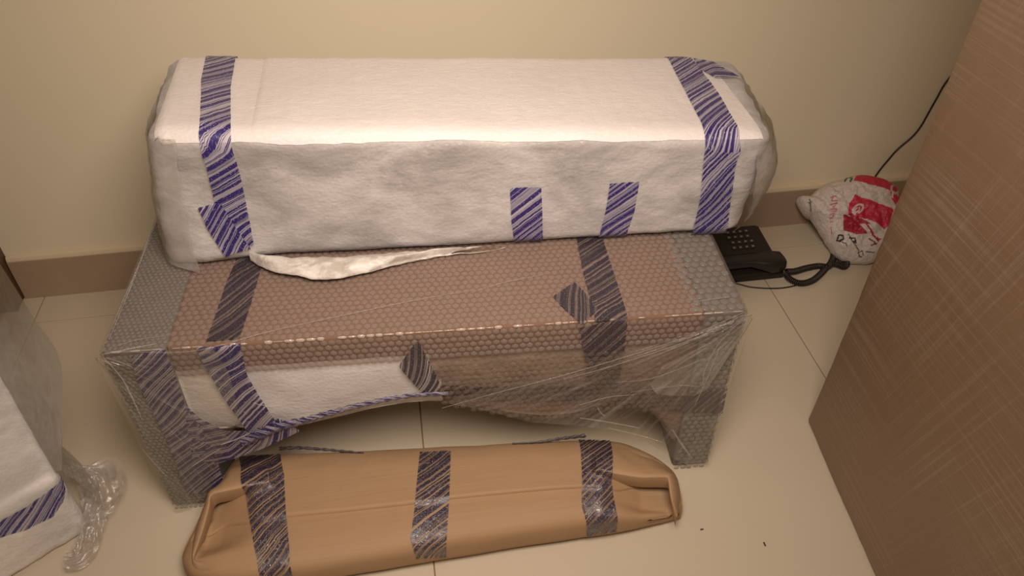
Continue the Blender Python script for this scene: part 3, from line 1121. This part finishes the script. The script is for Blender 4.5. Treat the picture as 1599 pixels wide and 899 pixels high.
# ------------------------------------------------------------------ big carton at the right
C = np.zeros((2, 2, 2, 3))
bl = np.array([.714, -.603, 0.0]); dirf = np.array([-.031, -.316, 0]) / np.linalg.norm([.031, .316]); dirr = np.array([.316, -.031, 0]) / np.linalg.norm([.031, .316])
lean = np.array([.0155, -.0185, 1.02])
for i in (0, 1):
    for j in (0, 1):
        for k in (0, 1):
            C[i, j, k] = bl + dirr * .52 * i + dirf * .72 * (1 - j) + lean * k + np.array([0, 0, .001 * (1 - k)])
V, F = soft_box(C, .010, (16, 40, 50), 3)
nn = normals(V, F)
V = V + nn * np.array([[.0022 * nz(p, 5, 3.) + .0007 * ridge(p, 22, 1.)] for p in V])
V[:, 2] = np.maximum(V[:, 2], .0006)
ct = mesh('wrapped_carton', V, F, M_carton, loc=tuple(bl + dirr * .26 + dirf * .36))
tag(ct, 'tall brown carton wrapped in crosswise stretch film at the right edge', 'box')
c_bvh = bvh_of(V, F)

# ------------------------------------------------------------------ film-covered package at the left edge
lp = thing('film_package', 'white foam package under cloudy film at the left edge of the floor', 'package', (-.72, -.66, 0))
K = np.array([-.556, -.640, 0]); e1 = np.array([-.16, .243, 0]) / np.linalg.norm([.16, .243]); e2 = np.array([-.243, -.175, 0]); e2 /= np.linalg.norm(e2)
C = np.zeros((2, 2, 2, 3))
for i in (0, 1):
    for j in (0, 1):
        for k in (0, 1):
            C[i, j, k] = K + e2 * .42 * (1 - i) + e1 * .46 * j + np.array([0, 0, .150 * k + .001])
V, F = soft_box(C, .014, (60, 60, 20), 4)
nn = normals(V, F)
V = V + nn * np.array([[.003 * nz(p, 9, 5.) + .0018 * ridge(p, 24, 7.) + .0008 * ridge(p, 60, 8.)] for p in V])
V[:, 2] = np.maximum(V[:, 2], .0006)
mesh('foam_block', V, F, M_white_l, lp)
l_bvh = bvh_of(V, F)
P3 = [hit(l_bvh, *p) for p in [(-40, 826), (0, 812), (40, 790), (75, 765), (93, 742)]]
Q3 = [hit(l_bvh, *p) for p in [(-40, 850), (0, 838), (40, 826), (82, 805), (98, 782)]]
tape('tape_strip', P3, Q3, M_tape_w, lp, l_bvh, off=.002, seed=31., u0=31., label='blue striped tape along the top edge of the block')
# cloudy film standing up from the far edge of the block
base_pts = [K + e1 * t + np.array([0, 0, .152]) for t in (0.005, .12, .24, .36, .46)]
top_px_ = [(97, 735), (97, 650), (93, 560), (52, 495), (0, 412), (-50, 340)]
pl_n = np.cross(e1, [0, 0, 1.0])
tops = [on(u, v, 1, y) for (u, v), y in zip(top_px_, (-.640, -.615, -.575, -.52, -.45, -.38))]
Bs = smooth_path(base_pts, 80); Ts = smooth_path(tops, 80)
V = []
for i in range(80):
    for j in range(30):
        t = j / 29
        p = Bs[i] * (1 - t) + Ts[i] * t
        bul = math.sin(math.pi * t) * .010
        p = p + pl_n * (bul * .0 + .005 * math.sin(math.pi * t) * (ridge((p[0], p[1], p[2] * .6), 14, 4.) + .5 * ridge(p, 40, 1.)))
        V.append(p)
mesh('cloudy_film', V, grid_faces(80, 30), M_film_tent, lp, label='grey translucent film rising above the block')
# second side of the same sleeve falls down outside the block
V = []
outer_px = [(97, 745), (120, 760), (128, 800), (138, 850), (150, 868)]
for i in range(60):
    a = i / 59
    for j in range(24):
        t = j / 23
        top = K + e1 * (.30 * a) + np.array([0, 0, .150])
        low = K + e1 * (.34 * a) + pl_n * (.022 + .012 * math.sin(a * 9)) + np.array([0, 0, .003])
        p = top * (1 - t) + low * t + pl_n * (.004 + .010 * math.sin(math.pi * t)) + pl_n * .004 * ridge((p[0] if j else 0, a * .4, t * .2), 18, 2.)
        V.append(p)
mesh('film_skirt', V, grid_faces(60, 24), M_film_bag, lp, label='clear film hanging down to the floor')
# crumpled film tail lying on the floor
tl = [on(*p, 2, z) for p, z in [((112, 735), .055), ((135, 742), .045), ((160, 745), .040), ((160, 775), .030), ((148, 810), .024), ((140, 845), .018), ((125, 872), .014), ((104, 880), .012)]]
wd = [.008, .020, .036, .034, .022, .018, .020, .016]
Pth = smooth_path(tl, 90); W = np.interp(np.linspace(0, 1, 90), np.linspace(0, 1, 8), wd)
for lay in range(2):
    V = []
    for i in range(90):
        Tn = Pth[min(i + 1, 89)] - Pth[max(i - 1, 0)]
        a = np.cross(Tn, [0, 0, 1.0]); a /= np.linalg.norm(a) + 1e-9
        for j in range(22):
            s = (j / 21 - .5) * 2
            r_ = ridge((i * .02, s * .6, lay * 3.), 3.6, 1.) + .3 * ridge((i * .02, s * .6, lay * 3.), 9, 1.)
            p = Pth[i] + a * W[i] * s * (1 + .25 * nz((i * .12, s, lay), 1)) + np.array([0, 0, 1]) * (.012 * r_ * (1 - .3 * abs(s)) - .004 + lay * .006)
            p[2] = max(p[2], .0008 + .0004 * lay)
            V.append(p)
    mesh('film_tail', V, grid_faces(90, 22), M_film_bag, lp, label='crumpled end of clear film on the floor')

# ------------------------------------------------------------------ desk telephone
ph = thing('desk_telephone', 'black corded desk telephone on the floor behind the bench', 'telephone', (.73, -.15, 0))
# body: a wedge lofted in y (front y=-.225 -> back y=-.06)
def loft_box(name, prof, x0, x1, mat, parent, r=.004, label=None, skew=0.0):
    """prof: list of (y, z) top line; body from z=.002"""
    n = len(prof)
    V = []
    xs = [x0, x0 + r, x1 - r, x1]
    rows = []
    for (y, z) in prof:
        sk_ = skew * (y - prof[0][0])
        ring = [(x0 - 0 + sk_, y, .002), (x0 + sk_, y, z - r), (x0 + r * .3 + sk_, y, z - r * .3), (x0 + r + sk_, y, z), (x1 - r + sk_, y, z), (x1 - r * .3 + sk_, y, z - r * .3), (x1 + sk_, y, z - r), (x1 + sk_, y, .002)]
        V += ring
    F = grid_faces(n, 8, close_v=True)
    F.append(tuple(range(8))); F.append(tuple((n - 1) * 8 + k for k in range(8))[::-1])
    return mesh(name, V, F, mat, parent, smooth=False, label=label)


loft_box('phone_body', [(-.203, .012), (-.200, .020), (-.185, .026), (-.150, .034), (-.100, .047), (-.072, .054), (-.064, .050), (-.060, .035)], .615, .842, M_phone, ph, skew=-.12)
loft_box('keypad_plate', [(-.146, .036), (-.142, .0385), (-.100, .050), (-.073, .0568), (-.070, .055)], .660, .826, M_phone2, ph, r=.003, skew=-.12)
# handset lying across the front
def lerp_rows(rows, mat, name, parent, seg=20, label=None):
    V = []
    n = len(rows)
    for (x, cy, cz, ry, rz, e) in rows:
        for k in range(seg):
            th = 2 * math.pi * k / seg
            c, s = math.cos(th), math.sin(th)
            V.append((x, cy + ry * math.copysign(abs(c) ** e, c), cz + rz * math.copysign(abs(s) ** e, s)))
    F = grid_faces(n, seg, close_v=True)
    F.append(tuple(range(seg))[::-1]); F.append(tuple((n - 1) * seg + k for k in range(seg)))
    return mesh(name, V, F, mat, parent, label=label)


hs = lerp_rows([(.618, -.186, .040, .010, .008, .7), (.622, -.186, .040, .022, .014, .6), (.650, -.186, .041, .026, .018, .55), (.668, -.186, .045, .022, .013, .6), (.690, -.186, .048, .017, .010, .6), (.760, -.186, .048, .017, .010, .6),
                (.782, -.188, .045, .022, .013, .6), (.808, -.189, .041, .027, .018, .55), (.836, -.189, .040, .024, .015, .6), (.842, -.189, .040, .014, .009, .7)], M_phone, 'handset', ph)
mesh('handset_mark', *box(.8340, .8385, -.196, -.189, .0505, .0525, .0008), M_mark, hs, label='small grey mark on the handset end')
mesh('display_mark', *box(.655, .662, -.214, -.200, .0535, .0555, .0006), M_mark, hs, label='pale rectangle on the handset')
key0 = None
for r_ in range(4):
    for c_ in range(4):
        x = .7475 + c_ * .0150 + (.0035 if r_ % 2 else 0); y = -.131 + r_ * .0145
        z = np.interp(y, [-.142, -.100, -.073], [.0385, .050, .0568])
        if key0 is None:
            Vk, Fk = box(-.0052, .0052, -.0042, .0042, -.002, .0028, .0012)
            key0 = mesh('key', Vk + np.array(ph.location), Fk, M_key, ph)
            mark0 = mesh('key_mark', *[(np.array(box(-.0022, .0022, -.0018, .0018, .0028, .0031)[0]) + np.array(ph.location)), box(0, 1, 0, 1, 0, 1)[1]], M_mark, key0, smooth=False)
            k_ = key0
        else:
            k_ = key0.copy(); COL.objects.link(k_); k_.parent = ph
            mk = mark0.copy(); COL.objects.link(mk); mk.parent = k_
        k_.location = np.array([x - .12 * (y + .146) * 1, y, z]) - np.array(ph.location)
        k_.rotation_euler = (math.radians(15), 0, 0)

# curly cord, part of the telephone
def coil(path_px, z, r, pitch, wire, n_per=8):
    P = smooth_path([on(*p, 2, z_) for p, z_ in zip(path_px, z)], 300)
    L = np.concatenate([[0], np.cumsum(np.linalg.norm(np.diff(P, axis=0), axis=1))])
    turns = L[-1] / pitch
    m_ = int(turns * n_per)
    t = np.linspace(0, L[-1], m_)
    Q = np.array([np.interp(t, L, P[:, k]) for k in range(3)]).T
    Tn = np.gradient(Q, axis=0); Tn /= np.linalg.norm(Tn, axis=1, keepdims=True)
    out = []
    for i in range(m_):
        a = np.cross(Tn[i], [0, 0, 1.0]); a /= np.linalg.norm(a); b = np.cross(a, Tn[i])
        th = 2 * math.pi * t[i] / pitch
        out.append(Q[i] + r * (a * math.cos(th) + b * math.sin(th)))
    return tube(out, wire, 5)


V, F = coil([(1226, 426), (1234, 436), (1250, 442), (1268, 438), (1282, 427), (1292, 416), (1303, 411), (1318, 416), (1322, 409), (1308, 402)], [.016, .010, .008, .008, .008, .010, .016, .010, .010, .012], .0058, .0040, .0019)
mesh('curly_cord', V, F, M_cable, ph)
V, F = coil([(1228, 424), (1242, 423), (1260, 418), (1278, 415), (1292, 416), (1300, 405), (1302, 396)], [.018, .012, .009, .009, .014, .010, .010], .0058, .0040, .0019)
mesh('curly_cord', V, F, M_cable, ph)
V, F = tube(smooth_path([on(*p, 2, .0022) for p in [(1120, 436), (1152, 443), (1172, 448), (1200, 450), (1225, 449), (1250, 444)]], 60), .0016, 6)
lc = mesh('line_cord', V, F, M_cable, ph, label='thin flat line cord running along the floor')

# ------------------------------------------------------------------ cable on the wall
cp = [on(*p, 1, -.004) for p in [(1366, 277), (1390, 246), (1404, 231), (1425, 213), (1438, 197), (1450, 176), (1463, 153), (1479, 126)]]
cp = [np.array([1.105, -.020, .004]), np.array([1.118, -.017, .05])] + cp + [np.array([1.262, -.004, .42]), np.array([1.285, -.004, .52])]
V, F = tube(smooth_path(cp, 120), .0021, 7)
wc = mesh('wall_cable', V, F, M_cable, loc=(1.105, -.02, 0))
tag(wc, 'thin black cable rising up the wall behind the plastic bag', 'cable')

# ------------------------------------------------------------------ plastic shopping bag
OUT = [(1242, 315), (1245, 309), (1250, 307), (1258, 308), (1265, 307), (1276, 297), (1287, 289), (1299, 285), (1311, 282), (1325, 278), (1338, 275), (1352, 275), (1366, 277), (1378, 280), (1387, 284),
       (1396, 291), (1403, 300), (1409, 315), (1411, 335), (1406, 360), (1396, 385), (1378, 403), (1355, 412), (1340, 412), (1325, 412), (1312, 409), (1303, 402), (1294, 387), (1285, 372), (1276, 358), (1268, 346), (1263, 338), (1257, 337), (1249, 328)]
bc = np.array([1325.0, 345.0])
pc = on(1325, 412, 2, 0.004)
vd = ray(1325, 345)
# plane through the bottom point, leaning to the wall
pn = -np.array([vd[0] * .6, math.cos(math.radians(52)) * 1.0 * .85, -math.sin(math.radians(52))]); pn /= np.linalg.norm(pn)
OUTA = np.array(OUT, float)
ang = np.arctan2(OUTA[:, 1] - bc[1], OUTA[:, 0] - bc[0]); rad = np.hypot(OUTA[:, 0] - bc[0], OUTA[:, 1] - bc[1])
o_ = np.argsort(ang); ang, rad = ang[o_], rad[o_]
ang = np.concatenate([ang - 2 * math.pi, ang, ang + 2 * math.pi]); rad = np.tile(rad, 3)

RED = (.50, .022, .055); REDD = (.34, .012, .03); WHT = (.58, .51, .45); BLK = (.04, .03, .03); GRN = (.04, .12, .05); RTX = (.45, .12, .12)


def px5(L):      # pixel pairs read off the enlarged crop
    return np.array([(1230 + a / 5.29, 260 + b / 5.29) for a, b in L])


PRINT = [
    (px5([(565, 78), (700, 88), (850, 130), (870, 160), (820, 240), (700, 205), (520, 160)]), RED),
    (px5([(830, 180), (880, 150), (930, 190), (930, 230), (900, 300), (855, 370), (820, 270)]), RED),
    (px5([(520, 290), (640, 330), (840, 405), (800, 540), (770, 560), (650, 500), (520, 470), (460, 445), (475, 360), (500, 335)]), RED),
    (px5([(430, 450), (540, 470), (640, 520), (700, 610), (740, 640), (720, 665), (640, 600), (540, 610), (435, 580)]), REDD),
    (px5([(560, 530), (600, 525), (690, 640), (650, 625)]), WHT),
    (px5([(620, 530), (660, 535), (720, 595), (770, 565), (750, 610), (700, 625)]), WHT),
]


def seg_d(p, a, b):
    ab = b - a
    t = max(0, min(1, np.dot(p - a, ab) / (np.dot(ab, ab) + 1e-9)))
    return np.linalg.norm(p - a - ab * t)


def arc(cx_, cy_, rx, ry, a0, a1, n=9, tilt=0):
    o = []
    for k in range(n):
        t = math.radians(a0 + (a1 - a0) * k / (n - 1))
        x, y = rx * math.cos(t), ry * math.sin(t)
        o.append((cx_ + x * math.cos(tilt) - y * math.sin(tilt), cy_ + x * math.sin(tilt) + y * math.cos(tilt)))
    return o


STROKES = [
    # swirling round emblem, twice
    (px5(arc(543, 412, 52, 30, 150, 470, 14, -.75)), 1.3, WHT), (px5(arc(535, 420, 26, 14, 0, 300, 9, -.75)), 1.1, WHT),
    (px5(arc(868, 215, 45, 34, 60, 300, 10, -.9)), 1.5, WHT), (px5(arc(865, 270, 34, 22, 180, 400, 9, -.6)), 1.5, WHT),
    # green marks at the top and on the knot
    (px5([(490, 95), (455, 155)]), 1.5, GRN), (px5([(525, 95), (500, 110), (515, 128), (497, 160)]), 1.6, GRN), (px5([(165, 310), (175, 400)]), 1.0, GRN), (px5([(150, 340), (180, 335)]), .8, GRN),
    # red lettering running down the left side
    (px5([(330, 310), (370, 300)]), .9, RTX), (px5([(350, 300), (335, 340), (375, 345)]), .9, RTX), (px5([(325, 370), (375, 360), (350, 390)]), .9, RTX), (px5([(330, 400), (375, 405), (370, 425), (330, 430)]), .9, RTX),
    (px5([(325, 450), (355, 440), (345, 470), (325, 475)]), .8, RTX), (px5([(330, 500), (350, 495)]), .8, RTX), (px5([(335, 540), (345, 590)]), .6, RTX),
    # black script low on the bag
    (px5([(385, 650), (395, 610), (425, 620), (430, 650), (400, 655)]), 1.2, BLK), (px5([(405, 660), (450, 680), (465, 705)]), .6, BLK), (px5([(470, 610), (500, 660), (560, 720), (570, 760), (595, 770)]), .8, BLK),
    (px5([(480, 640), (520, 640), (535, 675), (510, 665)]), 1.2, BLK), (px5([(600, 760), (590, 730), (560, 740)]), .7, BLK), (px5([(620, 735), (690, 740)]), .7, BLK), (px5([(640, 640), (700, 680), (660, 690)]), 1.2, (.12, .03, .03)),
]


def inside(p, poly):
    x, y = p
    c = False
    n = len(poly)
    j = n - 1
    for i in range(n):
        if (poly[i][1] > y) != (poly[j][1] > y) and x < (poly[j][0] - poly[i][0]) * (y - poly[i][1]) / (poly[j][1] - poly[i][1]) + poly[i][0]:
            c = not c
        j = i
    return c


def print_col(u, v):
    p = np.array([u, v])
    c = WHT
    for poly, cc in PRINT:
        lo, hi = poly.min(0), poly.max(0)
        if lo[0] <= u <= hi[0] and lo[1] <= v <= hi[1] and inside(p, poly):
            c = cc
    for pts, w, cc in STROKES:
        lo, hi = pts.min(0) - w, pts.max(0) + w
        if lo[0] <= u <= hi[0] and lo[1] <= v <= hi[1]:
            if min(seg_d(p, pts[k], pts[k + 1]) for k in range(len(pts) - 1)) < w:
                c = cc
    return (*c, 1)


nA, nR = 260, 80
V, CL = [], []
for side in (1, -1):
    for j in range(nR):
        s = (j / (nR - 1))
        s = math.sin(s * math.pi / 2) if side == 1 else s
        for i in range(nA):
            a = -math.pi + 2 * math.pi * i / nA
            R_ = np.interp(a, ang, rad)
            u, v = bc[0] + R_ * s * math.cos(a), bc[1] + R_ * s * math.sin(a)
            p = on_plane(u, v, pc, pn)
            th = math.sqrt(max(0, 1 - s * s)) * min(1, R_ / 60) * .050
            q = (u * .02, v * .02, side * 2.)
            fold_ = (.012 * (abs(nz(q, 1.1, 3.)) * 2 - .4) + .0050 * ridge(q, 2.4, 5.) + .0030 * ridge(q, 5., 7.) + .0012 * ridge(q, 11., 2.)) * math.sqrt(max(0, 1 - s ** 4))
            p = p + pn * side * (th + fold_)
            p[2] = max(p[2], .0008); p[1] = min(p[1], -.0165)
            V.append(p)
            CL.append(print_col(u, v) if side == 1 else (*WHT, 1))
F = grid_faces(nR, nA, close_v=True) + [f[::-1] for f in grid_faces(nR, nA, close_v=True, off=nR * nA)]
m, nt, p, out = newmat('bag_plastic')
at = nt.nodes.new('ShaderNodeAttribute'); at.attribute_name = 'print'
lk(nt, at.outputs['Color'], p.inputs['Base Color'])
p.inputs['Roughness'].default_value = .4
lk(nt, bump(nt, noise_n(nt, coord(nt), 70, 4, .6, .8), .7, .006), p.inputs['Normal'])
bag = mesh('plastic_bag', V, F, m, col=CL, loc=(1.06, -.13, 0))
tag(bag, 'knotted white and red printed plastic bag leaning on the skirting', 'bag')

# ------------------------------------------------------------------ crumbs on the floor
for (u, v), (dx, dy) in (((1194, 849), (.001, .006)), ((1096, 826), (.004, .001))):
    c = on(u, v, 2, .001)
    o = mesh('crumb', *box(c[0] - .0007 - dx / 2, c[0] + .0007 + dx / 2, c[1] - .0007 - dy / 2, c[1] + .0007 + dy / 2, 0.0, .0012, .0004), M_twig, loc=tuple(c * [1, 1, 0]))
    tag(o, 'tiny dark crumb on the floor tile near the big carton' if dx < .002 else 'tiny dark crumb on the floor tile just right of the kraft parcel', 'crumb')
